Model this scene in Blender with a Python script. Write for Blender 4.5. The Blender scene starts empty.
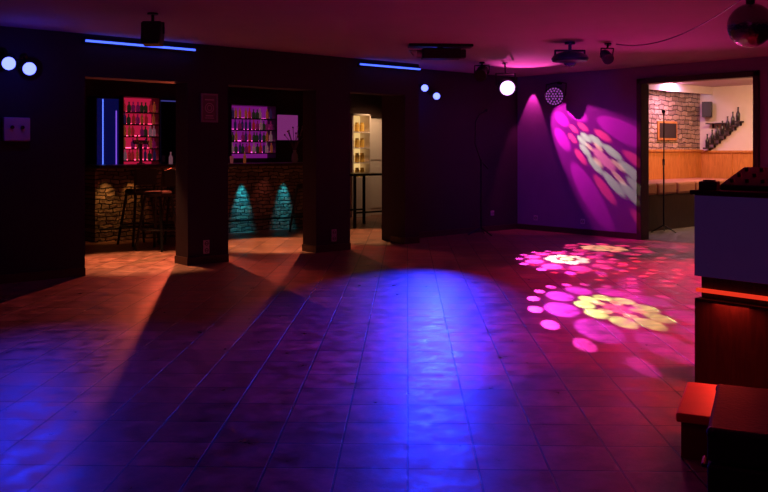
import bpy, bmesh, math, random
from mathutils import Vector, Matrix
random.seed(4)
S = bpy.context.scene
COL = S.collection
S.view_settings.view_transform = 'Standard'

# ------------------------------------------------------------------ materials
def newmat(name):
    m = bpy.data.materials.new(name); m.use_nodes = True
    nt = m.node_tree; b = nt.nodes['Principled BSDF']
    return m, nt, b

def mat(name, col, rough=0.5, metal=0.0, em=None, es=0.0, noise=0.0, nscale=8.0, bump=0.0, trans=0.0):
    m, nt, b = newmat(name)
    b.inputs['Base Color'].default_value = (*col, 1)
    b.inputs['Roughness'].default_value = rough
    b.inputs['Metallic'].default_value = metal
    b.inputs['Transmission Weight'].default_value = trans
    if em:
        b.inputs['Emission Color'].default_value = (*em, 1)
        b.inputs['Emission Strength'].default_value = es
    tc = nt.nodes.new('ShaderNodeTexCoord')
    n = nt.nodes.new('ShaderNodeTexNoise'); n.inputs['Scale'].default_value = nscale
    n.inputs['Detail'].default_value = 5
    nt.links.new(tc.outputs['Object'], n.inputs['Vector'])
    if noise > 0:
        mx = nt.nodes.new('ShaderNodeMix'); mx.data_type = 'RGBA'
        mx.inputs[6].default_value = (*[c*(1-noise) for c in col], 1)
        mx.inputs[7].default_value = (*[min(1, c*(1+noise)) for c in col], 1)
        nt.links.new(n.outputs['Fac'], mx.inputs[0])
        nt.links.new(mx.outputs[2], b.inputs['Base Color'])
    if bump > 0:
        bp = nt.nodes.new('ShaderNodeBump'); bp.inputs['Strength'].default_value = bump
        bp.inputs['Distance'].default_value = 0.01
        nt.links.new(n.outputs['Fac'], bp.inputs['Height'])
        nt.links.new(bp.outputs[0], b.inputs['Normal'])
    return m

def tile_mat(name, c1, c2, grout, size, ang, rough):
    m, nt, b = newmat(name)
    g = nt.nodes.new('ShaderNodeTexCoord')
    mp = nt.nodes.new('ShaderNodeMapping'); mp.inputs['Rotation'].default_value = (0, 0, ang)
    br = nt.nodes.new('ShaderNodeTexBrick')
    br.offset = 0.0; br.squash = 1.0
    br.inputs['Color1'].default_value = (*c1, 1); br.inputs['Color2'].default_value = (*c2, 1)
    br.inputs['Mortar'].default_value = (*grout, 1)
    br.inputs['Scale'].default_value = 1.0
    br.inputs['Mortar Size'].default_value = 0.006
    br.inputs['Mortar Smooth'].default_value = 0.3
    br.inputs['Brick Width'].default_value = size; br.inputs['Row Height'].default_value = size
    nt.links.new(g.outputs['Object'], mp.inputs['Vector'])
    nt.links.new(mp.outputs[0], br.inputs['Vector'])
    n = nt.nodes.new('ShaderNodeTexNoise'); n.inputs['Scale'].default_value = 7; n.inputs['Detail'].default_value = 9
    n.inputs['Roughness'].default_value = .65
    nt.links.new(g.outputs['Object'], n.inputs['Vector'])
    mr = nt.nodes.new('ShaderNodeMapRange'); mr.inputs[1].default_value = .35; mr.inputs[2].default_value = .65
    mr.inputs[3].default_value = .45; mr.inputs[4].default_value = 1.3
    nt.links.new(n.outputs['Fac'], mr.inputs[0])
    mx = nt.nodes.new('ShaderNodeVectorMath'); mx.operation = 'SCALE'
    nt.links.new(br.outputs['Color'], mx.inputs[0]); nt.links.new(mr.outputs[0], mx.inputs['Scale'])
    nt.links.new(mx.outputs[0], b.inputs['Base Color'])
    rr = nt.nodes.new('ShaderNodeMapRange'); rr.inputs[1].default_value = .3; rr.inputs[2].default_value = .7
    rr.inputs[3].default_value = rough-.1; rr.inputs[4].default_value = rough+.15
    nt.links.new(n.outputs['Fac'], rr.inputs[0]); nt.links.new(rr.outputs[0], b.inputs['Roughness'])
    bp = nt.nodes.new('ShaderNodeBump'); bp.invert = True; bp.inputs['Strength'].default_value = .6; bp.inputs['Distance'].default_value = .004
    nt.links.new(br.outputs['Fac'], bp.inputs['Height'])
    b2 = nt.nodes.new('ShaderNodeBump'); b2.inputs['Strength'].default_value = .3; b2.inputs['Distance'].default_value = .012
    nt.links.new(n.outputs['Fac'], b2.inputs['Height']); nt.links.new(bp.outputs[0], b2.inputs['Normal'])
    nt.links.new(b2.outputs[0], b.inputs['Normal'])
    return m

def stone_mat(name, c1, c2, mortar, w, h, rough=.8):
    m, nt, b = newmat(name)
    g = nt.nodes.new('ShaderNodeTexCoord')
    sp = nt.nodes.new('ShaderNodeSeparateXYZ'); cb = nt.nodes.new('ShaderNodeCombineXYZ')
    nt.links.new(g.outputs['Object'], sp.inputs[0])
    nt.links.new(sp.outputs[0], cb.inputs[0]); nt.links.new(sp.outputs[2], cb.inputs[1])
    n0 = nt.nodes.new('ShaderNodeTexNoise'); n0.inputs['Scale'].default_value = 6
    nt.links.new(cb.outputs[0], n0.inputs['Vector'])
    ad = nt.nodes.new('ShaderNodeVectorMath'); ad.operation = 'MULTIPLY_ADD'
    ad.inputs[1].default_value = (.12, .09, 0)
    nt.links.new(n0.outputs['Color'], ad.inputs[0]); nt.links.new(cb.outputs[0], ad.inputs[2])
    br = nt.nodes.new('ShaderNodeTexBrick')
    br.offset = .43; br.squash = .7; br.squash_frequency = 3
    br.inputs['Color1'].default_value = (*c1, 1); br.inputs['Color2'].default_value = (*c2, 1)
    br.inputs['Mortar'].default_value = (*mortar, 1)
    br.inputs['Scale'].default_value = 1; br.inputs['Mortar Size'].default_value = .009
    br.inputs['Mortar Smooth'].default_value = .5
    br.inputs['Brick Width'].default_value = w; br.inputs['Row Height'].default_value = h
    nt.links.new(ad.outputs[0], br.inputs['Vector'])
    nt.links.new(br.outputs['Color'], b.inputs['Base Color'])
    b.inputs['Roughness'].default_value = rough
    n1 = nt.nodes.new('ShaderNodeTexNoise'); n1.inputs['Scale'].default_value = 14; n1.inputs['Detail'].default_value = 6
    nt.links.new(cb.outputs[0], n1.inputs['Vector'])
    bp = nt.nodes.new('ShaderNodeBump'); bp.invert = True; bp.inputs['Strength'].default_value = 1; bp.inputs['Distance'].default_value = .03
    nt.links.new(br.outputs['Fac'], bp.inputs['Height'])
    b2 = nt.nodes.new('ShaderNodeBump'); b2.inputs['Strength'].default_value = 1; b2.inputs['Distance'].default_value = .05
    nt.links.new(n1.outputs['Fac'], b2.inputs['Height']); nt.links.new(bp.outputs[0], b2.inputs['Normal'])
    nt.links.new(b2.outputs[0], b.inputs['Normal'])
    return m

def wood_mat(name, c1, c2, rough=.45):
    m, nt, b = newmat(name)
    g = nt.nodes.new('ShaderNodeTexCoord')
    mp = nt.nodes.new('ShaderNodeMapping'); mp.inputs['Scale'].default_value = (6, 6, .8)
    w = nt.nodes.new('ShaderNodeTexNoise'); w.inputs['Scale'].default_value = 5; w.inputs['Detail'].default_value = 6
    w.inputs['Distortion'].default_value = 1.2
    cr = nt.nodes.new('ShaderNodeValToRGB')
    cr.color_ramp.elements[0].position = .35; cr.color_ramp.elements[0].color = (*c1, 1)
    cr.color_ramp.elements[1].position = .65; cr.color_ramp.elements[1].color = (*c2, 1)
    nt.links.new(g.outputs['Object'], mp.inputs[0]); nt.links.new(mp.outputs[0], w.inputs['Vector'])
    nt.links.new(w.outputs['Fac'], cr.inputs[0]); nt.links.new(cr.outputs[0], b.inputs['Base Color'])
    b.inputs['Roughness'].default_value = rough
    return m

M_floor = tile_mat('floor_tiles', (.36, .17, .13), (.23, .10, .08), (.035, .02, .02), .30, -math.radians(47.4), .36)
M_floor2 = tile_mat('lounge_tiles', (.25, .25, .28), (.22, .22, .25), (.1, .1, .1), .45, 0, .35)
M_ceil = mat('ceiling_plaster', (.5, .38, .45), .85, noise=.08, nscale=3, bump=.1)
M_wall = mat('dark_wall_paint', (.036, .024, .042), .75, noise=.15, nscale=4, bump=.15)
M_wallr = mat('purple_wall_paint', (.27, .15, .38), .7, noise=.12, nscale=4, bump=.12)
M_bar = mat('bar_wall_paint', (.05, .02, .02), .7, noise=.2)
M_white = mat('white_plaster', (.8, .72, .7), .8, noise=.05, bump=.1)
M_base = mat('baseboard_tile', (.06, .03, .03), .35, noise=.2)
M_stone = stone_mat('stacked_stone', (.42, .30, .22), (.16, .11, .09), (.02, .015, .015), .21, .06)
M_stone2 = stone_mat('light_stone', (.60, .42, .30), (.30, .2, .15), (.08, .06, .05), .24, .09)
M_black = mat('black_metal', (.012, .012, .014), .35, .3, noise=.2)
M_blackp = mat('black_plastic', (.02, .02, .022), .45, noise=.2, bump=.05)
M_steel = mat('steel', (.5, .5, .52), .3, 1)
M_leath = mat('black_leatherette', (.012, .01, .011), .6, bump=.2, nscale=60)
M_top = mat('dark_counter_wood', (.05, .02, .015), .3, noise=.3)
M_orange = wood_mat('orange_wood', (.52, .19, .04), (.68, .29, .07))
M_dwood = wood_mat('dark_wood', (.02, .01, .01), (.04, .02, .016))
M_frame = wood_mat('door_frame_wood', (.04, .018, .025), (.07, .03, .035))
M_plast = mat('white_plastic', (.7, .68, .7), .4, noise=.03)
M_cush = mat('brown_cushion', (.42, .17, .10), .7, noise=.2, bump=.2, nscale=40)

def emis(name, c, s): return mat(name, (.02, .02, .02), .4, em=c, es=s)
M_ledblue = emis('led_blue', (.05, .10, 1), 2.6)
M_lensblue = emis('lens_blue', (.12, .15, 1), 4)
M_lensviolet = emis('lens_violet', (.8, .4, 1), 3)
M_ledred = emis('led_red', (1, .04, .015), .8)

# ------------------------------------------------------------------ mesh builder
class MB:
    def __init__(s): s.bm = bmesh.new()
    def box(s, c, sz, rz=0, rx=0, ry=0):
        M = Matrix.Translation(c) @ Matrix.Rotation(rz, 4, 'Z') @ Matrix.Rotation(ry, 4, 'Y') @ Matrix.Rotation(rx, 4, 'X') @ Matrix.Diagonal((*sz, 1))
        bmesh.ops.create_cube(s.bm, size=1, matrix=M); return s
    def bx(s, x0, x1, y0, y1, z0, z1):
        return s.box(((x0+x1)/2, (y0+y1)/2, (z0+z1)/2), (x1-x0, y1-y0, z1-z0))
    def cyl(s, p0, p1, r0, r1=None, seg=16, caps=True):
        r1 = r0 if r1 is None else r1
        p0, p1 = Vector(p0), Vector(p1); d = p1-p0
        M = Matrix.Translation((p0+p1)/2) @ d.to_track_quat('Z', 'Y').to_matrix().to_4x4()
        bmesh.ops.create_cone(s.bm, cap_ends=caps, segments=seg, radius1=r0, radius2=r1, depth=d.length, matrix=M); return s
    def sph(s, c, r, u=16, v=10, sc=(1, 1, 1)):
        bmesh.ops.create_uvsphere(s.bm, u_segments=u, v_segments=v, radius=r, matrix=Matrix.Translation(c) @ Matrix.Diagonal((*sc, 1))); return s
    def tube(s, pts, r, seg=8):
        for a, b in zip(pts, pts[1:]): s.cyl(a, b, r, seg=seg)
        for p in pts[1:-1]: s.sph(p, r*1.01, 8, 6)
        return s
    def torus(s, c, d, R, r, n=20, k=8):
        c = Vector(c); q = Vector(d).to_track_quat('Z', 'Y'); rings = []
        for i in range(n):
            a = 2*math.pi*i/n
            rings.append([s.bm.verts.new(c + q @ Vector(((R+r*math.cos(2*math.pi*j/k))*math.cos(a), (R+r*math.cos(2*math.pi*j/k))*math.sin(a), r*math.sin(2*math.pi*j/k)))) for j in range(k)])
        for i in range(n):
            for j in range(k):
                s.bm.faces.new((rings[i][j], rings[(i+1) % n][j], rings[(i+1) % n][(j+1) % k], rings[i][(j+1) % k]))
        return s
    def lathe(s, prof, c=(0, 0, 0), seg=14):
        c = Vector(c); rings = []
        for r, z in prof:
            rings.append([s.bm.verts.new(c+Vector((r*math.cos(2*math.pi*i/seg), r*math.sin(2*math.pi*i/seg), z))) for i in range(seg)])
        for a, b in zip(rings, rings[1:]):
            for i in range(seg): s.bm.faces.new((a[i], a[(i+1) % seg], b[(i+1) % seg], b[i]))
        s.bm.faces.new(rings[0][::-1]); s.bm.faces.new(rings[-1]); return s
    def prism(s, poly, y0, y1):
        """poly: (x,z) outline extruded along y"""
        a = [s.bm.verts.new((x, y0, z)) for x, z in poly]; b = [s.bm.verts.new((x, y1, z)) for x, z in poly]
        n = len(poly); s.bm.faces.new(a); s.bm.faces.new(b[::-1])
        for i in range(n): s.bm.faces.new((a[i], b[i], b[(i+1) % n], a[(i+1) % n]))
        return s
    def fin(s, name, m, parent=None, smooth=False, bevel=0, loc=None, rz=0):
        bmesh.ops.recalc_face_normals(s.bm, faces=s.bm.faces)
        me = bpy.data.meshes.new(name); s.bm.to_mesh(me); s.bm.free()
        me.materials.append(m)
        if smooth:
            for p in me.polygons: p.use_smooth = True
        o = bpy.data.objects.new(name, me); COL.objects.link(o)
        if parent: o.parent = parent
        if loc: o.location = loc
        o.rotation_euler[2] = rz
        if bevel:
            b = o.modifiers.new('bevel', 'BEVEL'); b.width = bevel; b.segments = 2; b.limit_method = 'ANGLE'
        if smooth:
            e = o.modifiers.new('split', 'EDGE_SPLIT'); e.split_angle = math.radians(35)
        return o

def thing(name, loc, label, cat, rz=0, group=None):
    e = bpy.data.objects.new(name, None); COL.objects.link(e)
    e.empty_display_size = .1
    e.location = loc; e.rotation_euler[2] = rz
    e['label'] = label; e['category'] = cat
    if group: e['group'] = group
    return e
def lab(o, label, cat, group=None):
    o['label'] = label; o['category'] = cat
    if group: o['group'] = group
    return o
def struct(o): o['kind'] = 'structure'; return o
def copy_thing(src, loc, rz=0, label=None):
    t = src.copy(); t.location = loc; t.rotation_euler[2] = rz
    COL.objects.link(t)
    if label: t['label'] = label
    for ch in src.children:
        c = ch.copy(); c.parent = t; COL.objects.link(c)
    return t

H = 2.6
# ------------------------------------------------------------------ room shell
struct(MB().bx(-3, 11.45, -3, 13.6, -.1, 0).fin('floor', M_floor))
struct(MB().bx(11.45, 16.1, 3, 8.9, -.1, 0).fin('floor_lounge', M_floor2))
struct(MB().bx(11.45, 13.2, 9.65, 13.6, -.1, 0).fin('floor_bar', M_floor))
struct(MB().bx(-3, 16.1, -3, 13.75, H, H+.1).fin('ceiling', M_ceil))
w = MB()
w.bx(1.2, 3.57, 9.0, 9.3, 0, H)
w.bx(4.79, 5.33, 9.0, 9.3, 0, 2.14)
w.bx(6.65, 7.22, 9.0, 9.3, 0, 2.14)
w.bx(8.23, 8.5, 9.0, 9.3, 0, 2.14)
w.bx(3.57, 8.5, 9.0, 9.3, 2.14, H)
w.bx(8.5, 11.3, 9.5, 9.65, 0, H)
w.bx(8.35, 8.5, 9.3, 9.65, 0, H)
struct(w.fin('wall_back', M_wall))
w = MB()
w.bx(11.3, 11.45, 7.12, 9.65, 0, H)
w.bx(11.3, 11.45, 5.36, 7.12, 2.38, H)
w.bx(11.3, 11.45, 3.0, 5.36, 0, H)
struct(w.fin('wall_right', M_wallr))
struct(MB().bx(3.0, 13.2, 13.6, 13.75, 0, H).fin('wall_bar_rear', M_bar))
struct(MB().bx(2.9, 3.0, 9.3, 13.6, 0, H).fin('wall_bar_left', M_bar))
struct(MB().bx(13.2, 13.3, 9.65, 13.6, 0, H).fin('wall_bar_right', M_white))
struct(MB().bx(11.45, 16.1, 8.72, 8.9, 0, H).fin('wall_lounge_left', M_stone2))
struct(MB().bx(16.0, 16.1, 3.0, 8.72, 0, H).fin('wall_lounge_far', M_white))
bb = MB()
bb.bx(1.2, 3.57, 8.985, 9.0, 0, .09).bx(4.78, 5.33, 8.985, 9.0, 0, .09).bx(4.775, 4.79, 8.985, 9.3, 0, .09)
bb.bx(6.64, 7.22, 8.985, 9.0, 0, .09).bx(6.635, 6.65, 8.985, 9.3, 0, .09).bx(8.22, 8.5, 8.985, 9.0, 0, .09).bx(8.215, 8.23, 8.985, 9.3, 0, .09)
bb.bx(8.5, 11.3, 9.485, 9.5, 0, .09)
struct(bb.fin('baseboard_back', M_base))
struct(MB().bx(11.285, 11.3, 7.17, 9.485, 0, .09).bx(11.285, 11.3, 3.0, 5.29, 0, .09).fin('baseboard_right', M_base))
fr = MB().bx(11.26, 11.48, 7.08, 7.16, 0, 2.42).bx(11.26, 11.48, 5.30, 5.38, 0, 2.42).bx(11.26, 11.48, 5.30, 7.16, 2.34, 2.42)
struct(fr.fin('trim_1', M_frame, bevel=.008))
struct(MB().bx(11.5, 16.0, 8.45, 8.5, 2.45, H).fin('trim_2', M_white))

# ------------------------------------------------------------------ LED strips
def strip(x0, x1, y, z, label):
    t = thing('led_strip_light', ((x0+x1)/2, y, z), label, 'strip light')
    L = (x1-x0)/2
    MB().bx(-L-.02, L+.02, .012, .05, -.02, .025).fin('holder', M_blackp, t, bevel=.004)
    MB().cyl((-L, 0, 0), (L, 0, 0), .012, seg=12).fin('tube', M_ledblue, t, smooth=True)
strip(3.56, 4.86, 8.95, 2.52, 'glowing blue tube light along the dark beam above the bar opening')
strip(7.36, 8.48, 8.95, 2.52, 'glowing blue tube light on the beam by the narrow passage')

# ------------------------------------------------------------------ lights
def light(kind, loc, energy, color, target=None, size=.05, spot=60, blend=.5, name='scene_light'):
    d = bpy.data.lights.new(name, kind); d.energy = energy; d.color = color
    if kind == 'AREA': d.size = size
    else: d.shadow_soft_size = size
    if kind == 'SPOT': d.spot_size = math.radians(spot); d.spot_blend = blend
    o = bpy.data.objects.new(name, d); COL.objects.link(o); o.location = loc
    if target is not None:
        o.rotation_euler = (Vector(target)-Vector(loc)).to_track_quat('-Z', 'Y').to_euler()
    return o

def gobo(loc, target, energy, rings, spot=40):
    o = light('SPOT', loc, energy, (1, 1, 1), target, .012, spot, .1, 'gobo_light')
    d = o.data; d.use_nodes = True; nt = d.node_tree
    em = [n for n in nt.nodes if n.type == 'EMISSION'][0]
    N = nt.nodes; L = nt.links
    def M(op, a, b=None, c=None):
        n = N.new('ShaderNodeMath'); n.operation = op
        for i, v in enumerate((a, b, c)):
            if v is None: continue
            if isinstance(v, (int, float)): n.inputs[i].default_value = v
            else: L.new(v, n.inputs[i])
        return n.outputs[0]
    tc = N.new('ShaderNodeTexCoord'); sp = N.new('ShaderNodeSeparateXYZ')
    L.new(tc.outputs['Normal'], sp.inputs[0])
    u = M('DIVIDE', sp.outputs[0], sp.outputs[2]); v = M('DIVIDE', sp.outputs[1], sp.outputs[2])
    r = M('SQRT', M('ADD', M('MULTIPLY', u, u), M('MULTIPLY', v, v)))
    th = M('ARCTAN2', v, u)
    acc = None
    for ring in rings:
        n, r0, rp, col, ph = ring[:5]
        soft = ring[5] if len(ring) > 5 else .75
        a = 2*math.pi/n
        tm = M('WRAP', M('ADD', th, ph), a/2, -a/2)
        px = M('SUBTRACT', M('MULTIPLY', r, M('COSINE', tm)), r0)
        py = M('MULTIPLY', r, M('SINE', tm))
        dist = M('SQRT', M('ADD', M('MULTIPLY', px, px), M('MULTIPLY', py, py)))
        mr = N.new('ShaderNodeMapRange'); mr.interpolation_type = 'SMOOTHSTEP'
        mr.inputs[1].default_value = rp*soft; mr.inputs[2].default_value = rp
        mr.inputs[3].default_value = 1; mr.inputs[4].default_value = 0
        L.new(dist, mr.inputs[0])
        sc = N.new('ShaderNodeVectorMath'); sc.operation = 'SCALE'; sc.inputs[0].default_value = col
        L.new(mr.outputs[0], sc.inputs['Scale'])
        if acc is None: acc = sc.outputs[0]
        else:
            ad = N.new('ShaderNodeVectorMath'); ad.operation = 'ADD'
            L.new(acc, ad.inputs[0]); L.new(sc.outputs[0], ad.inputs[1]); acc = ad.outputs[0]
    L.new(acc, em.inputs['Color']); em.inputs['Strength'].default_value = 1
    return o

# ------------------------------------------------------------------ stage lamps
def par(loc, target, r, length, lensmat, label, mount, kind='spotlight', group=None):
    t = thing(kind, loc, label, 'stage light', group=group)
    d = (Vector(target)-Vector(loc)).normalized()
    back = -d*length
    h = MB(); h.cyl(back, -d*.02, r*.85, r, 24); h.cyl(-d*.03, (0, 0, 0), r*1.1, r*1.1, 24, caps=False)
    h.torus((0, 0, 0), d, r*1.03, r*.08, 24, 8)
    h.cyl(back-d*length*.22, back, r*.45, r*.85, 24)
    for k in range(3): h.torus(-d*length*(.35+.2*k), d, r*.95, r*.05, 24, 6)
    h.fin('housing', M_blackp, t, smooth=True)
    MB().cyl(-d*.015, d*.004, r*.95, r*.95, 24).fin('lens', lensmat, t, smooth=True)
    side = d.cross(Vector((0, 0, 1))).normalized()
    m = Vector(mount)-Vector(loc)
    c = -d*length*.45
    y = MB()
    a = c+side*r*1.25; b = c-side*r*1.25
    topc = c + (m-c).normalized()*min(r*1.7, (m-c).length*.7)
    y.tube([a, a+(topc-c), b+(topc-c), b], .008 if r < .1 else .011)
    y.cyl(a, c+side*r*.85, .016, seg=10); y.cyl(b, c-side*r*.85, .016, seg=10)
    y.cyl(topc, m, .012, seg=10)
    y.cyl(m-(m-topc).normalized()*.02, m, .04, seg=16)
    y.fin('yoke', M_black, t, smooth=True)
    return t

for l, tg, mo in [((2.73, 8.82, 2.21), (2.3, 3.0, .9), (2.73, 9.0, 2.35)), ((2.93, 8.82, 2.17), (2.5, 3.0, .9), (2.93, 9.0, 2.31))]:
    par(l, tg, .068, .12, M_lensblue, 'small black stage spotlight with glowing blue lens on the dark wall', mo, group='blue wall spotlights')
light('SPOT', (2.83, 8.66, 2.15), 150, (.02, .03, 1), (1.7, 3.4, 0), .02, 55, 1)
light('POINT', (2.83, 8.55, 2.15), 1.8, (.03, .04, 1), size=.012)  # added blue fill to brighten the wall, no lamp of its own
for l, mo in [((8.83, 9.22, 2.28), (8.83, 9.5, 2.4)), ((9.10, 9.24, 2.17), (9.10, 9.5, 2.3))]:
    par(l, (4.3, 4.7, .4), .055, .13, M_lensblue, 'small black spotlight with bright blue lens on the far wall', mo, group='blue far spotlights')
light('SPOT', (8.95, 9.1, 2.15), 1500, (.015, .03, 1), (5.0, 5.5, 0), .02, 28, 1)
light('POINT', (8.95, 9.1, 2.1), 1.5, (.04, .04, 1), size=.012)  # extra blue fill added near the far spotlights, without a fixture

par((9.19, 7.91, 2.225), (6.0, 4.0, .6), .11, .24, M_lensviolet, 'black par can hanging from the ceiling with glowing violet-white lens', (9.3, 8.05, H))
par((8.90, 8.16, 2.40), (7.0, 7.2, 1.2), .085, .2, M_blackp, 'unlit black par can hanging below the ceiling', (8.98, 8.2, H))
gobo((9.16, 7.87, 2.20), (6.25, 4.16, 0), 6000, [
    (9, .048, .018, (.62, .85, .22), 0), (1, 0, .022, (.8, .10, .25), 0), (5, .027, .011, (1, .5, .25), .3),
    (9, .092, .030, (.30, .015, .30), .35), (18, .135, .013, (.5, .02, .28), 0), (1, 0, .14, (.07, .003, .05), 0, .5)], 30)

t = thing('led_par_light', (11.12, 8.58, 2.22), 'round flat light with ring of small lenses by the purple wall', 'stage light')
dd = Vector((-.75, -.62, -.15)).normalized()
q = dd.to_track_quat('Z', 'Y')
MB().cyl(-dd*.07, (0, 0, 0), .13, .155, 28).torus((0, 0, 0), dd, .15, .012, 28, 8).fin('housing', M_black, t, smooth=True)
le = MB()
for rr, n in ((0, 1), (.045, 6), (.09, 12), (.128, 18)):
    for i in range(n):
        a = 2*math.pi*i/n
        c = q @ Vector((rr*math.cos(a), rr*math.sin(a), 0))
        le.cyl(c-dd*.005, c+dd*.006, .014, seg=10)
le.fin('lens', emis('lens_small_violet', (.6, .12, .75), .6), t)
MB().tube([(.03, -.2, 0), (.05, -.2, .2), (.12, 0, .24), (.05, .2, .2), (.03, .2, 0)], .009).cyl((.1, 0, .22), (.18, 0, .22), .02).fin('yoke', M_black, t, smooth=True)
gobo((10.70, 9.34, 2.50), (11.3, 7.78, 1.22), 1000, [
    (1, 0, .04, (1, .3, .25), 0), (10, .085, .03, (.55, .95, .30), 0), (10, .150, .034, (1, .05, .10), .3), (5, .05, .018, (1, .7, .2), 0),
    (8, .26, .085, (.42, .006, .22), .2), (1, 0, .40, (.22, .006, .12), 0, .85)], 56)
gobo((10.80, 8.75, 2.3), (8.62, 6.46, 0), 3600, [
    (8, .05, .022, (1, .55, .45), 0), (1, 0, .024, (.9, .9, .3), 0), (10, .11, .03, (.6, .02, .2), .3), (14, .15, .014, (.5, .02, .3), 0), (1, 0, .17, (.10, .003, .05), 0, .5)], 30)
gobo((10.80, 8.6, 2.3), (9.95, 6.85, 0), 2000, [
    (8, .07, .035, (1, .6, .4), 0), (1, 0, .034, (.9, .9, .4), 0), (10, .15, .04, (.7, .03, .25), .3)], 30)
gobo((8.0, 5.8, 2.25), (8.9, 5.4, 0), 1600, [
    (10, .16, .026, (1, .03, .12), 0), (14, .28, .026, (1, .05, .2), .2), (18, .40, .026, (1, .03, .12), 0), (22, .53, .028, (1, .05, .3), .2), (26, .68, .03, (1, .03, .12), 0)], 85)

t = thing('scanner_light', (7.13, 7.18, H), 'wide flat black scanner light with mirror fixed under the ceiling', 'stage light', rz=-math.radians(38))
MB().bx(-.38, .38, -.12, .12, -.03, 0).fin('mount_plate', M_black, t, bevel=.005)
MB().bx(-.22, .24, -.10, .10, -.17, -.05).bx(-.04, .04, -.03, .03, -.05, -.03).bx(.24, .30, -.08, .08, -.16, -.06).fin('housing', M_blackp, t, bevel=.015)
MB().cyl((-.22, 0, -.11), (-.28, 0, -.11), .05).cyl((-.28, 0, -.11), (-.285, 0, -.11), .055).fin('lens', M_steel, t, smooth=True)
MB().box((-.345, 0, -.10), (.09, .1, .006), ry=.9).tube([(-.22, .07, -.08), (-.36, .07, -.06), (-.36, .0, -.07)], .007).fin('mirror', M_steel, t)

t = thing('dome_light', (8.08, 6.01, H), 'black dome shaped effect light on a ceiling bracket', 'stage light')
MB().cyl((0, 0, 0), (0, 0, -.03), .06).cyl((0, 0, -.03), (0, 0, -.10), .02).tube([(.13, -.11, -.17), (.13, -.11, -.10), (-.13, .11, -.10), (-.13, .11, -.17)], .012).fin('yoke', M_black, t, smooth=True)
MB().lathe([(.05, -.11), (.13, -.125), (.19, -.155), (.215, -.195), (.20, -.225), (.12, -.235), (.06, -.25)][::-1], seg=24).fin('housing', M_black, t, smooth=True)
MB().sph((0, 0, -.235), .075, 14, 8, (1, 1, .7)).fin('lens', mat('dark_glass', (.05, .03, .05), .1), t)
par((8.42, 5.72, 2.40), (7.0, 3.6, .8), .06, .16, M_blackp, 'slim unlit black spotlight beside the dome light', (8.5, 5.78, H))

t = thing('ceiling_speaker', (3.5, 7.24, H), 'small black speaker on a ceiling bracket', 'speaker', rz=-math.radians(41))
MB().cyl((0, 0, 0), (0, 0, -.015), .05).cyl((0, 0, 0), (0, 0, -.09), .014).tube([(-.10, 0, -.19), (-.10, 0, -.09), (.10, 0, -.09), (.10, 0, -.19)], .008).fin('bracket', M_black, t, smooth=True)
MB().box((0, 0, -.19), (.18, .15, .2), rx=-.25).fin('housing', M_blackp, t, bevel=.015)
MB().box((0, -.078, -.21), (.15, .006, .17), rx=-.25).fin('grille', M_black, t)

t = thing('mirror_ball', (5.89, 2.83, 2.23), 'dark faceted mirror ball hanging below the ceiling', 'disco ball')
MB().sph((0, 0, 0), .155, 36, 24).fin('ball', mat('mirror_facets', (.22, .2, .26), .12, 1, bump=.8, nscale=30), t)
MB().cyl((0, 0, .145), (0, 0, .18), .03).cyl((0, 0, .18), (0, 0, .37), .006).cyl((0, 0, .33), (0, 0, .37), .04).fin('hanger', M_black, t, smooth=True)

pts = []
for i in range(17):
    k = i/16; a = Vector((8.55, 5.7, 2.585)); b = Vector((6.3, 2.95, 2.585))
    p = a.lerp(b, k); p.z -= .16*4*k*(1-k); pts.append(p-a)
o = MB().tube(pts, .006, 6).fin('cable', M_black, loc=(8.55, 5.7, 2.585), smooth=True); lab(o, 'thin black cable sagging under the ceiling', 'cable')

# ------------------------------------------------------------------ wall bits
t = thing('control_box', (2.85, 9.0, 1.56), 'white control box with two round knobs on the dark wall', 'control box')
MB().bx(-.13, .13, -.06, 0, -.12, .12).fin('housing', M_plast, t, bevel=.01)
for i, x in enumerate((-.05, .05)):
    MB().cyl((x, -.06, .02), (x, -.08, .02), .018).fin('knob', M_blackp, t, smooth=True)

t = thing('framed_poster', (5.07, 9.0, 1.85), 'framed notice with round emblem on the dark pillar', 'poster')
MB().bx(-.11, .11, -.018, 0, .15, .17).bx(-.11, .11, -.018, 0, -.17, -.15).bx(-.11, -.09, -.018, 0, -.15, .15).bx(.09, .11, -.018, 0, -.15, .15).fin('frame', mat('poster_frame', (.5, .36, .42), .4), t)
MB().bx(-.09, .09, -.006, 0, -.15, .15).fin('print', mat('poster_paper', (.3, .18, .22), .6, noise=.2), t)
pr = MB().torus((0, -.009, .0), (0, 1, 0), .055, .006, 24, 6).torus((0, -.009, 0), (0, 1, 0), .03, .005, 20, 6)
pr.bx(-.06, .06, -.01, -.006, .09, .105).bx(-.05, .05, -.01, -.006, -.10, -.085).bx(-.06, .06, -.01, -.006, -.125, -.115)
pr.fin('emblem', mat('poster_ink', (.8, .6, .65), .5), t)

def socket(loc, rz, label, n=1):
    t = thing('wall_socket', loc, label, 'socket', rz=rz, group='white wall sockets')
    for k in range(n):
        MB().bx(-.04, .04, -.012, 0, -.04+.082*k, .04+.082*k).fin('plate', M_plast, t, bevel=.004)
        MB().torus((0, -.013, .082*k), (0, 1, 0), .022, .004, 16, 6).bx(-.02, .02, -.0135, -.011, .082*k-.003, .082*k+.003).fin('inlet', M_blackp, t)
socket((5.03, 9.0, .16), 0, 'white double wall socket low on the dark pillar', 2)
socket((6.94, 9.0, .17), 0, 'white double wall socket low on the dark pillar', 2)
socket((10.65, 9.5, .30), 0, 'white wall socket low on the dark far wall')
socket((11.3, 9.1, .21), -math.pi/2, 'white wall socket low on the purple wall')
socket((11.3, 8.15, .21), -math.pi/2, 'white wall socket low on the purple wall')

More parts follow.
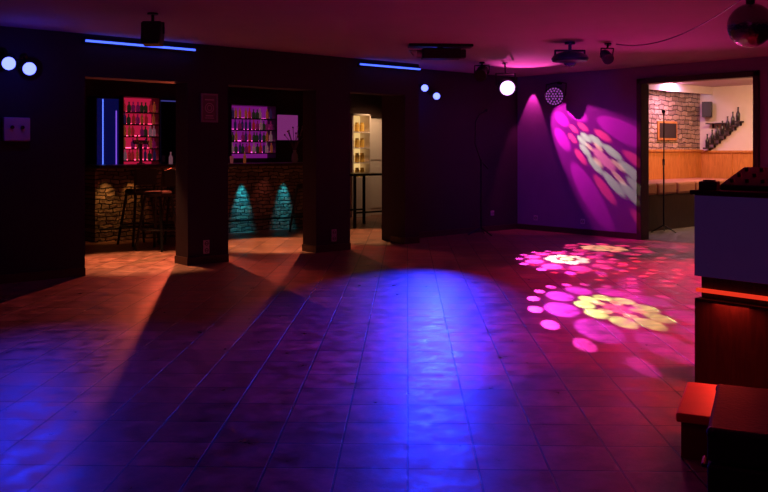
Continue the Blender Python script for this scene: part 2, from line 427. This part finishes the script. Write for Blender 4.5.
# ------------------------------------------------------------------ bar
t = thing('bar_counter', (4.95, 12.1, 0), 'long bar counter with stacked stone front and dark top', 'bar counter')
MB().bx(0, 4.35, 0, .45, 0, 1.08).fin('stone_front', M_stone, t)
MB().bx(-.05, 4.4, -.28, .55, 1.08, 1.13).fin('worktop', M_top, t, bevel=.01)
MB().tube([(0, -.14, .2), (4.35, -.14, .2)], .015, 12).fin('foot_rail', M_black, t, smooth=True)
for x, c, e, sp_ in ((5.1, (1, .42, .1), 10, 60), (5.5, (1, .36, .08), 7, 60), (7.42, (.03, .7, 1), 60, 34), (8.24, (.03, .65, .9), 42, 34), (7.0, (1, .2, .16), 2, 60), (7.85, (1, .2, .16), 2, 60)):
    light('SPOT', (x, 11.93, 1.06), e, c, (x, 12.12, .3), .02, sp_, .9)

def stool_parts(t):
    MB().lathe([(.16, .72), (.185, .74), (.19, .77), (.17, .795), (.05, .80)], seg=24).fin('seat', M_leath, t, smooth=True)
    for sx, sy in ((-1, -1), (1, -1), (1, 1), (-1, 1)):
        MB().cyl((sx*.21, sy*.21, 0), (sx*.12, sy*.12, .73), .018, .02, 10).fin('leg', M_black, t, smooth=True)
    MB().torus((0, 0, .28), (0, 0, 1), .245, .012, 28, 8).fin('footrest', M_black, t, smooth=True)
    MB().tube([(-.15, -.15, .76), (-.17, -.19, 1.05), (0, -.215, 1.1), (.17, -.19, 1.05), (.15, -.15, .76)], .012).box((0, -.195, .97), (.32, .03, .22)).fin('backrest', M_leath, t, smooth=True)
g = 'black bar stools'
st = thing('bar_stool', (5.32, 11.45, 0), 'black bar stool with low backrest at the stone bar', 'bar stool', rz=.1, group=g); stool_parts(st)
copy_thing(st, (5.85, 11.35, 0), -.25)
copy_thing(st, (5.25, 10.7, 0), .5, 'black bar stool standing behind the pillar in the aisle')
copy_thing(st, (8.25, 11.4, 0), .15)
copy_thing(st, (9.95, 11.05, 0), 1.9, 'black bar stool beside the tall table')

t = thing('bar_table', (9.6, 11.7, 0), 'tall square black table on four slim legs', 'table')
MB().bx(-.4, .4, -.35, .35, .90, .94).fin('tabletop', M_black, t, bevel=.006)
for sx in (-1, 1):
    for sy in (-1, 1):
        MB().bx(sx*.36-.02, sx*.36+.02, sy*.31-.02, sy*.31+.02, 0, .90).fin('leg', M_black, t)
for y in (-.31, .31): MB().bx(-.36, .36, y-.01, y+.01, .25, .28).fin('stretcher', M_black, t)

P1 = [(.026, 0), (.03, .008), (.03, .10), (.022, .125), (.011, .14), (.010, .175), (.013, .178), (.013, .19)]
P2 = [(.03, 0), (.034, .01), (.034, .085), (.03, .105), (.012, .12), (.012, .15), (.015, .152), (.015, .165)]
P3 = [(.022, 0), (.025, .006), (.025, .12), (.012, .145), (.010, .17), (.012, .173), (.012, .182)]
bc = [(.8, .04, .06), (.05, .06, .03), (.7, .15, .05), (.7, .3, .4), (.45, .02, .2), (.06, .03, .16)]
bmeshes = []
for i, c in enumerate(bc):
    m = mat('bottle_lit_glass_%s' % 'abcdef'[i], c, .12, em=c, es=.14)  # red shelf light put into the glass colours, with a faint glow
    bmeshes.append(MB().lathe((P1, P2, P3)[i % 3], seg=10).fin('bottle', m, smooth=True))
bl_names = ['red glass bottle on the back bar shelf', 'dark green glass bottle on the back bar shelf', 'amber glass bottle on the back bar shelf',
            'clear glass bottle with pink light painted in, on the back bar shelf', 'purple glass bottle on the back bar shelf', 'dark blue glass bottle on the back bar shelf']
used = set()
def put_bottle(x, y, z, group, k=None, label=None):
    k = random.randrange(6) if k is None else k
    if k in used: o = bmeshes[k].copy(); COL.objects.link(o)
    else: o = bmeshes[k]; used.add(k)
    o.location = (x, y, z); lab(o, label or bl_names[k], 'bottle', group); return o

def shelf_unit(x0, x1, y0, y1, zs, ztop, zbot, back, label, led):
    t = thing('bottle_shelf', ((x0+x1)/2, y0, zbot), label, 'shelf')
    L = (x1-x0)/2; D = y1-y0
    MB().bx(-L-.03, -L, 0, D, 0, ztop-zbot).bx(L, L+.03, 0, D, 0, ztop-zbot).bx(-L-.03, L+.03, 0, D, ztop-zbot, ztop-zbot+.03).fin('frame', M_dwood, t)
    MB().bx(-L, L, D-.01, D, 0, ztop-zbot).fin('back_panel', back, t)
    for z in zs:
        MB().bx(-L, L, 0, D-.01, z-zbot-.02, z-zbot).fin('shelf_board', M_dwood, t)
        MB().bx(-L, L, D-.03, D-.012, z-zbot+.0, z-zbot+.014).fin('led_strip', led, t)
backr = emis('backlit_red', (.8, .015, .08), .48)
backp = emis('backlit_purple', (.35, .015, .35), .4)
ledr = emis('shelf_led_red', (1, .05, .15), 6)
ledp = emis('shelf_led_violet', (.8, .06, .45), 4)
zs1 = [1.18, 1.38, 1.58, 1.78, 1.98]
shelf_unit(5.90, 6.52, 13.25, 13.55, zs1, 2.22, 1.0, backr, 'red backlit bottle shelf behind the bar', ledr)
for z in zs1:
    for i in range(8):
        if random.random() < .1: continue
        put_bottle(5.95+i*(.52/7), 13.33+random.uniform(-.02, .03), z, 'bottles on the red lit shelf')
zs2 = [1.30, 1.51, 1.72, 1.93]
shelf_unit(7.92, 8.86, 13.25, 13.55, zs2, 2.16, 1.20, backp, 'violet backlit bottle shelf behind the bar', ledp)
for z in zs2:
    for i in range(12):
        if random.random() < .1: continue
        put_bottle(7.98+i*(.82/11), 13.33+random.uniform(-.02, .03), z, 'bottles on the violet lit shelf')
t = thing('back_bar_cabinet', (7.0, 13.2, 0), 'dark back bar cabinet with doors below the shelves', 'cabinet')
MB().bx(-1.9, 2.6, 0, .4, 0, .98).fin('body', M_dwood, t)
for i in range(7):
    MB().bx(-1.88+i*.64, -1.27+i*.64, -.02, 0, .08, .93).fin('door', M_dwood, t, bevel=.005)
t = thing('glass_cabinet', (5.62, 13.2, .985), 'tall glass cabinet with blue glowing edges', 'cabinet')
MB().bx(-.22, -.19, 0, .3, 0, 1.22).bx(.17, .20, 0, .3, 0, 1.22).bx(-.22, .2, 0, .3, 1.19, 1.22).bx(-.22, .2, 0, .3, 0, .03).bx(-.19, .17, .28, .3, .03, 1.19).fin('body', M_black, t)
MB().bx(-.10, -.088, -.01, 0, .02, 1.18).fin('led_edge', emis('led_edge_blue', (.1, .2, 1), 1.6), t)
MB().bx(.12, .135, -.01, 0, .02, 1.0).fin('led_edge', emis('led_edge_violet', (.3, .1, 1), .8), t)
MB().bx(-.19, .17, .0, .01, .03, 1.19).fin('door', mat('glass_blue_glow', (.02, .03, .2), .05, em=(.02, .03, .6), es=.07), t)  # blue light on the door put into its colour and a weak glow
t = thing('wall_mirror', (6.76, 13.35, .985), 'dark mirror with blue edge behind the bar', 'mirror')
MB().bx(-.17, .17, 0, .04, 0, 1.2).fin('glass', mat('dark_mirror', (.05, .05, .1), .05, .8), t)
MB().bx(-.18, -.165, -.01, .04, 0, 1.2).bx(.165, .18, -.01, .04, 0, 1.2).bx(-.18, .18, -.01, .04, 1.19, 1.21).fin('frame', emis('mirror_edge', (.1, .1, .6), .35), t)
t = thing('television', (9.24, 13.5, 1.78), 'wall television showing a blurry violet picture', 'television')
MB().bx(-.32, .32, 0, .05, -.27, .27).bx(-.08, .08, .05, .1, -.08, .08).fin('casing', M_blackp, t, bevel=.01)
MB().bx(-.29, .29, -.006, 0, -.24, .24).fin('screen', mat('tv_screen', (.01, .01, .01), .2, em=(.40, .05, .32), es=.4), t)
def glass(x, y, z, label):
    o = MB().lathe([(.022, 0), (.025, .004), (.032, .12), (.030, .12), (.023, .012)], seg=12).fin('drinking_glass', mat('glass_pink_glow', (.7, .35, .4), .08, em=(.6, .12, .15), es=.15), smooth=True, loc=(x, y, z)); lab(o, label, 'glass')  # pink light put into the glass colour and emission
glass(7.2, 12.25, 1.13, 'clear glass with painted-in pink light on the bar')
glass(7.35, 12.3, 1.13, 'clear glass with painted-in pink light on the bar')
put_bottle(6.25, 12.3, 1.13, 'bottles on the bar counter', 3, 'clear glass bottle with pink light painted in, on the bar counter')
put_bottle(7.6, 12.3, 1.13, 'bottles on the bar counter', 2, 'amber glass bottle standing on the bar counter')
t = thing('beer_tap', (5.75, 12.3, 1.13), 'steel beer tap column on the bar counter', 'beer tap')
MB().cyl((0, 0, 0), (0, 0, .02), .06).cyl((0, 0, 0), (0, 0, .34), .025).cyl((-.12, 0, .34), (.12, 0, .34), .03).fin('column', M_steel, t, smooth=True)
for x in (-.08, .08):
    MB().cyl((x, -.02, .33), (x, -.09, .30), .01).cyl((x, -.09, .30), (x, -.09, .25), .008).cyl((x, -.02, .34), (x, -.06, .45), .012).fin('faucet', M_steel, t, smooth=True)
t = thing('vase', (8.62, 12.3, 1.13), 'vase with dry twigs standing on the bar', 'vase')
MB().lathe([(.04, 0), (.06, .05), (.05, .14), (.025, .19), (.035, .22)], seg=16).fin('body', M_plast, t, smooth=True)
tw = MB()
for i in range(12):
    a = random.uniform(0, 6.28); r = random.uniform(.08, .2); z = random.uniform(.45, .65)
    tw.tube([(0, 0, .18), (r*.4*math.cos(a), r*.4*math.sin(a), .35), (r*math.cos(a), r*math.sin(a), z)], .005, 6); tw.sph((r*math.cos(a), r*math.sin(a), z), .016, 8, 6)
tw.fin('twigs', mat('twig', (.3, .2, .25), .7), t)

t = thing('display_cabinet', (10.93, 13.25, 0), 'warmly lit display cabinet with jars and white shelves', 'cabinet')
MB().bx(-.24, -.21, 0, .33, 0, 2.08).bx(.21, .24, 0, .33, 0, 2.08).bx(-.24, .24, 0, .33, 2.05, 2.08).bx(-.21, .21, 0, .33, 0, .8).fin('body', M_white, t)
MB().bx(-.21, .21, .31, .33, .8, 2.05).fin('back_panel', emis('warm_panel', (1, .62, .22), .8), t)
for z in (1.1, 1.4, 1.72): MB().bx(-.21, .21, 0, .31, z-.02, z).fin('shelf_board', M_white, t)
jar = MB().lathe([(.04, 0), (.05, .01), (.05, .14), (.035, .16), (.04, .165), (.04, .19)], seg=14).fin('jar', mat('jar_yellow', (.75, .5, .12), .3), smooth=True)
first = True
for z in (.8, 1.1, 1.4, 1.72):
    for dx in (-.14, 0, .13):
        o = jar if first else jar.copy()
        if not first: COL.objects.link(o)
        first = False
        o.location = (10.93+dx, 13.40, z+.0005); lab(o, 'yellow storage jar in the display cabinet', 'jar', 'jars in the display cabinet')
struct(MB().bx(11.25, 11.72, 13.5, 13.56, 0, 2.02).bx(11.31, 11.66, 13.485, 13.5, 1.15, 1.9).bx(11.31, 11.66, 13.485, 13.5, .15, 1.0).fin('door_1', M_white))
struct(MB().bx(11.19, 11.25, 13.47, 13.6, 0, 2.08).bx(11.72, 11.78, 13.47, 13.6, 0, 2.08).bx(11.25, 11.72, 13.47, 13.6, 2.02, 2.08).fin('trim_3', M_dwood))

# ceiling downlights over the bar aisle
light('SPOT', (4.7, 10.2, 2.5), 520, (1, .40, .16), (4.55, 9.75, 0), .05, 52, .5)
light('SPOT', (6.7, 10.4, 2.5), 520, (1, .42, .17), (6.8, 10.15, 0), .05, 50, .5)
light('SPOT', (8.9, 10.8, 2.5), 300, (1, .45, .18), (8.7, 10.3, 0), .05, 56, .5)
light('SPOT', (6.0, 11.3, 2.05), 330, (1, .13, .06), (2.7, 7.5, 0), .03, 72, .4)
light('SPOT', (8.1, 11.0, 2.05), 110, (1, .13, .07), (6.2, 8.0, 0), .03, 56, .4)
light('SPOT', (11.2, 12.7, 2.45), 45, (1, .6, .3), (11.4, 13.4, .9), .1, 110, .8)

# ------------------------------------------------------------------ lounge
t = thing('corner_bench', (14.0, 8.72, 0), 'orange wooden bench with brown seat cushions along the stone wall', 'bench')
MB().bx(-2.5, 2.0, -.05, 0, .72, 1.32).bx(1.95, 2.0, -4, -.05, .72, 1.30).fin('backrest', M_orange, t, bevel=.006)
tr = MB()
for i in range(8): tr.bx(-2.5+i*.6, -2.47+i*.6, -.06, -.05, .72, 1.32)
for i in range(6): tr.bx(1.935, 1.95, -.7-i*.6, -.67-i*.6, .72, 1.30)
tr.bx(-2.5, 2.0, -.08, 0, 1.32, 1.36).bx(1.92, 2.0, -4, 0, 1.30, 1.34)
tr.fin('rail', M_orange, t)
MB().bx(-2.5, 2.0, -1.0, 0, 0, .60).bx(1.4, 2.0, -4, -1.0, 0, .60).fin('base', M_dwood, t)
for i in range(7): MB().bx(-2.48+i*.62, -1.89+i*.62, -1.03, -.05, .60, .80).fin('seat_cushion', M_cush, t, bevel=.04)
for i in range(4): MB().bx(1.37, 1.94, -1.65-i*.62, -1.06-i*.62, .60, .80).fin('seat_cushion', M_cush, t, bevel=.04)
light('AREA', (14.4, 8.3, 2.55), 24, (1, .4, .75), (14.4, 8.72, 1.6), .3)
light('AREA', (14.2, 6.9, 2.55), 70, (1, .52, .24), (14.9, 7.3, 0), .5)
t = thing('led_strip_light', (13.9, 8.60, 2.52), 'long violet-white cove strip light above the stone wall', 'strip light')
MB().bx(-2.2, 2.05, 0, .02, 0, .02).fin('tube', emis('cove_led', (.85, .6, 1), 5), t)
MB().bx(-2.2, 2.05, .02, .12, -.01, .03).fin('holder', M_white, t)
t = thing('framed_picture', (14.75, 8.72, 1.72), 'small dark picture in a wooden frame on the stone wall', 'picture')
MB().bx(-.34, .34, -.03, 0, -.18, .18).fin('frame', M_orange, t, bevel=.005)
MB().bx(-.30, .30, -.035, -.03, -.14, .14).fin('print', mat('dark_print', (.03, .02, .02), .4, noise=.5), t)
t = thing('wall_speaker', (15.98, 8.5, 2.15), 'black speaker on the white lounge wall', 'speaker')
MB().box((-.14, -.02, 0), (.2, .18, .30), rz=.4).fin('housing', M_blackp, t, bevel=.01)
MB().bx(-.06, .02, -.03, .03, -.03, .03).fin('bracket', M_black, t)
bd = MB().lathe([(.03, 0), (.036, .01), (.036, .14), (.014, .19), (.014, .25), (.017, .25), (.017, .265)], seg=12).fin('wine_bottle', mat('dark_bottle', (.02, .02, .02), .2), smooth=True)
fb = True
for k in range(7):
    y = 8.50-k*.105; z = 1.40+k*.085
    t = thing('wall_shelf', (15.88, y, z), 'short dark step shelf holding a wine bottle', 'shelf', group='stepped bottle shelves')
    MB().bx(-.07, .12, -.055, .055, -.03, 0).fin('board', M_dwood, t)
    MB().bx(.08, .12, -.012, .012, -.09, -.03).fin('bracket', M_black, t)
    o = bd if fb else bd.copy()
    if not fb: COL.objects.link(o)
    fb = False
    o.location = (15.88, y, z+.0005); lab(o, 'dark wine bottle on the lounge wall shelf', 'bottle', 'wine bottles on the lounge shelves')
t = thing('wall_shelf', (15.88, 8.1, 1.88), 'long slim dark shelf on the white wall', 'shelf')
MB().bx(-.07, .12, -.0, .4, -.02, 0).fin('board', M_dwood, t)
for y in (.06, .33): MB().bx(.08, .12, y-.01, y+.01, -.1, -.02).fin('bracket', M_black, t)

def stand(loc, rz, label):
    t = thing('boom_stand', loc, label, 'microphone stand', rz=rz)
    b = MB()
    for k in range(3):
        a = 2.1*k; b.tube([(0, 0, .12), (.22*math.cos(a), .22*math.sin(a), .012)], .011)
    b.fin('base', M_black, t, smooth=True)
    MB().cyl((0, 0, .1), (0, 0, 1.15), .013).cyl((0, 0, 1.1), (0, 0, 1.2), .02).fin('pole', M_black, t, smooth=True)
    MB().tube([(-.12, 0, 1.05), (0, 0, 1.17), (.10, 0, 1.45), (.09, 0, 1.8), (.02, 0, 1.93)], .011).fin('boom', M_black, t, smooth=True)
    MB().cyl((.02, 0, 1.92), (-.08, 0, 1.97), .015, .022).sph((-.09, 0, 1.975), .03, 12, 8).fin('microphone', M_blackp, t, smooth=True)
stand((12.6, 7.5, 0), .5, 'black lamp stand by the lounge doorway, shaped like a microphone stand')  # lamp stand given the shape of a microphone stand
stand((10.0, 9.15, 0), 2.6, 'black microphone stand against the dark far wall')

# ------------------------------------------------------------------ DJ desk
X0 = 4.54
t = thing('dj_desk', (X0, 2.52, 0), 'black desk with dark violet front panel and red light strip', 'desk')
MB().bx(.02, .75, -1.9, 0, 0, .50).bx(.06, .75, -1.9, -.02, .50, 1.09).fin('body', M_dwood, t, bevel=.006)
MB().bx(.0, .78, -1.92, .02, 1.09, 1.12).fin('desktop', M_blackp, t, bevel=.006)
MB().bx(0, .05, -1.9, -.01, .63, 1.09).fin('front_panel', mat('violet_panel', (.09, .05, .15), .35, noise=.1, em=(.12, .04, .28), es=.08), t, bevel=.005)  # faint violet glow put into the panel material
MB().bx(.03, .058, -1.9, -.005, .535, .555).fin('led_strip', M_ledred, t)
light('AREA', (X0-.02, 2.3, .52), 6, (1, .04, .02), (X0-.5, 2.3, 0), .2)
t = thing('dj_mixer', (4.86, 2.28, 1.12), 'black slanted mixing console with knobs on the desk', 'mixer')
MB().prism([(-.16, 0), (.14, 0), (.14, .13), (-.16, .03)], -.2, .16).fin('body', M_blackp, t, bevel=.006)
for i in range(3):
    for j in range(4):
        x = -.11+.09*i; z = .03+(x+.16)*.333
        MB().cyl((x, -.16+.09*j, z), (x-.006, -.16+.09*j, z+.02), .012, seg=10).fin('knob', M_black, t, smooth=True)
t = thing('media_player', (4.62, 2.46, 1.12), 'small black media player beside the mixer', 'media player', rz=.3)
MB().bx(-.05, .05, -.05, .05, 0, .05).fin('body', M_blackp, t, bevel=.006)
MB().cyl((0, 0, .05), (0, 0, .058), .035, seg=20).fin('jog_wheel', M_black, t, smooth=True)
t = thing('laptop', (5.2, 2.2, 1.12), 'open laptop with pale lid standing on the desk', 'laptop', rz=math.radians(80))
MB().bx(-.16, .16, -.11, .11, 0, .02).fin('keyboard', M_blackp, t, bevel=.003)
MB().box((0, -.11, .10), (.32, .008, .19), rx=.2).fin('screen', mat('pale_lid', (.4, .28, .6), .4, em=(.25, .08, .45), es=.15), t)  # weak violet glow put into the pale lid material

F = Vector((.6563, .7545, 0)); R = Vector((.7545, -.6563, 0))
p = F*3.87 + R*1.62
az = math.atan2(.7545, .6563) - math.atan2(.259, .57) - math.pi/2
t = thing('step_box', (p.x, p.y, 0), 'low wooden step beside the desk with red light painted in', 'step', rz=az)
MB().bx(-.25, .25, -.28, .28, .16, .20).fin('tread', mat('step_lit_red', (.85, .06, .04), .5, noise=.15), t, bevel=.008)  # red strip light put into the tread colour, darker shade on the body
MB().bx(-.23, .23, -.26, .26, 0, .16).fin('body', mat('step_shaded_red', (.2, .015, .015), .5, noise=.15), t)
p = F*2.98 + R*1.56
t = thing('flight_case', (p.x, p.y, 0), 'black flight case with rounded corners and latches', 'case', rz=az)
MB().bx(-.38, .38, -.32, .28, 0, .30).fin('body', M_leath, t, bevel=.012)
MB().bx(-.38, .38, -.32, .28, .305, .42).fin('lid', M_leath, t, bevel=.012)
for sx in (-.365, .365):
    for sy in (-.305, .265):
        for z in (.022, .40): MB().sph((sx, sy, z), .021, 10, 8).fin('corner', M_black, t, smooth=True)
for y in (-.17, .13): MB().bx(-.386, -.378, y-.03, y+.03, .26, .35).fin('latch', M_black, t)
MB().tube([(-.38, -.06, .2), (-.41, -.05, .2), (-.41, .03, .2), (-.38, .04, .2)], .008).fin('handle', M_black, t)

# ------------------------------------------------------------------ washes
light('SPOT', (6.6, 1.6, 2.5), 480, (1, .012, .05), (5.2, 3.1, 0), .1, 60, 1)      # red, near
light('SPOT', (10.9, 5.0, 2.5), 1000, (1, .012, .20), (8.2, 4.8, 0), .1, 56, 1)    # magenta
light('SPOT', (9.6, 6.2, .5), 70, (1, .03, .42), (7.8, 4.4, H), .1, 115, 1)  # uplight added for the magenta ceiling wash, no fixture
light('SPOT', (10.3, 8.6, 1.9), 120, (1, .08, .5), (9.7, 8.0, H), .012, 60, .8)
light('SPOT', (11.18, 9.15, 2.5), 50, (1, .05, .40), (11.3, 9.2, 1.2), .01, 50, .4)  # narrow spot added to draw a pink streak on the wall, no fixture
light('SPOT', (7.0, 5.0, 2.5), 130, (.14, .02, 1), (11.3, 8.8, .6), .1, 50, 1)
light('POINT', (2.2, 1.0, 2.2), 3.5, (.8, .02, .3), size=.2)

W = bpy.data.worlds.new('world'); S.world = W; W.use_nodes = True
W.node_tree.nodes['Background'].inputs[0].default_value = (.3, .04, .38, 1)
W.node_tree.nodes['Background'].inputs[1].default_value = .013

cam = bpy.data.cameras.new('camera'); cam.sensor_width = 36; cam.lens = 36*850/768
cam.shift_y = -.125
co = bpy.data.objects.new('camera', cam); COL.objects.link(co); S.camera = co
co.location = (0, 0, 1.35); co.rotation_euler = (math.pi/2, 0, -math.radians(41.02))
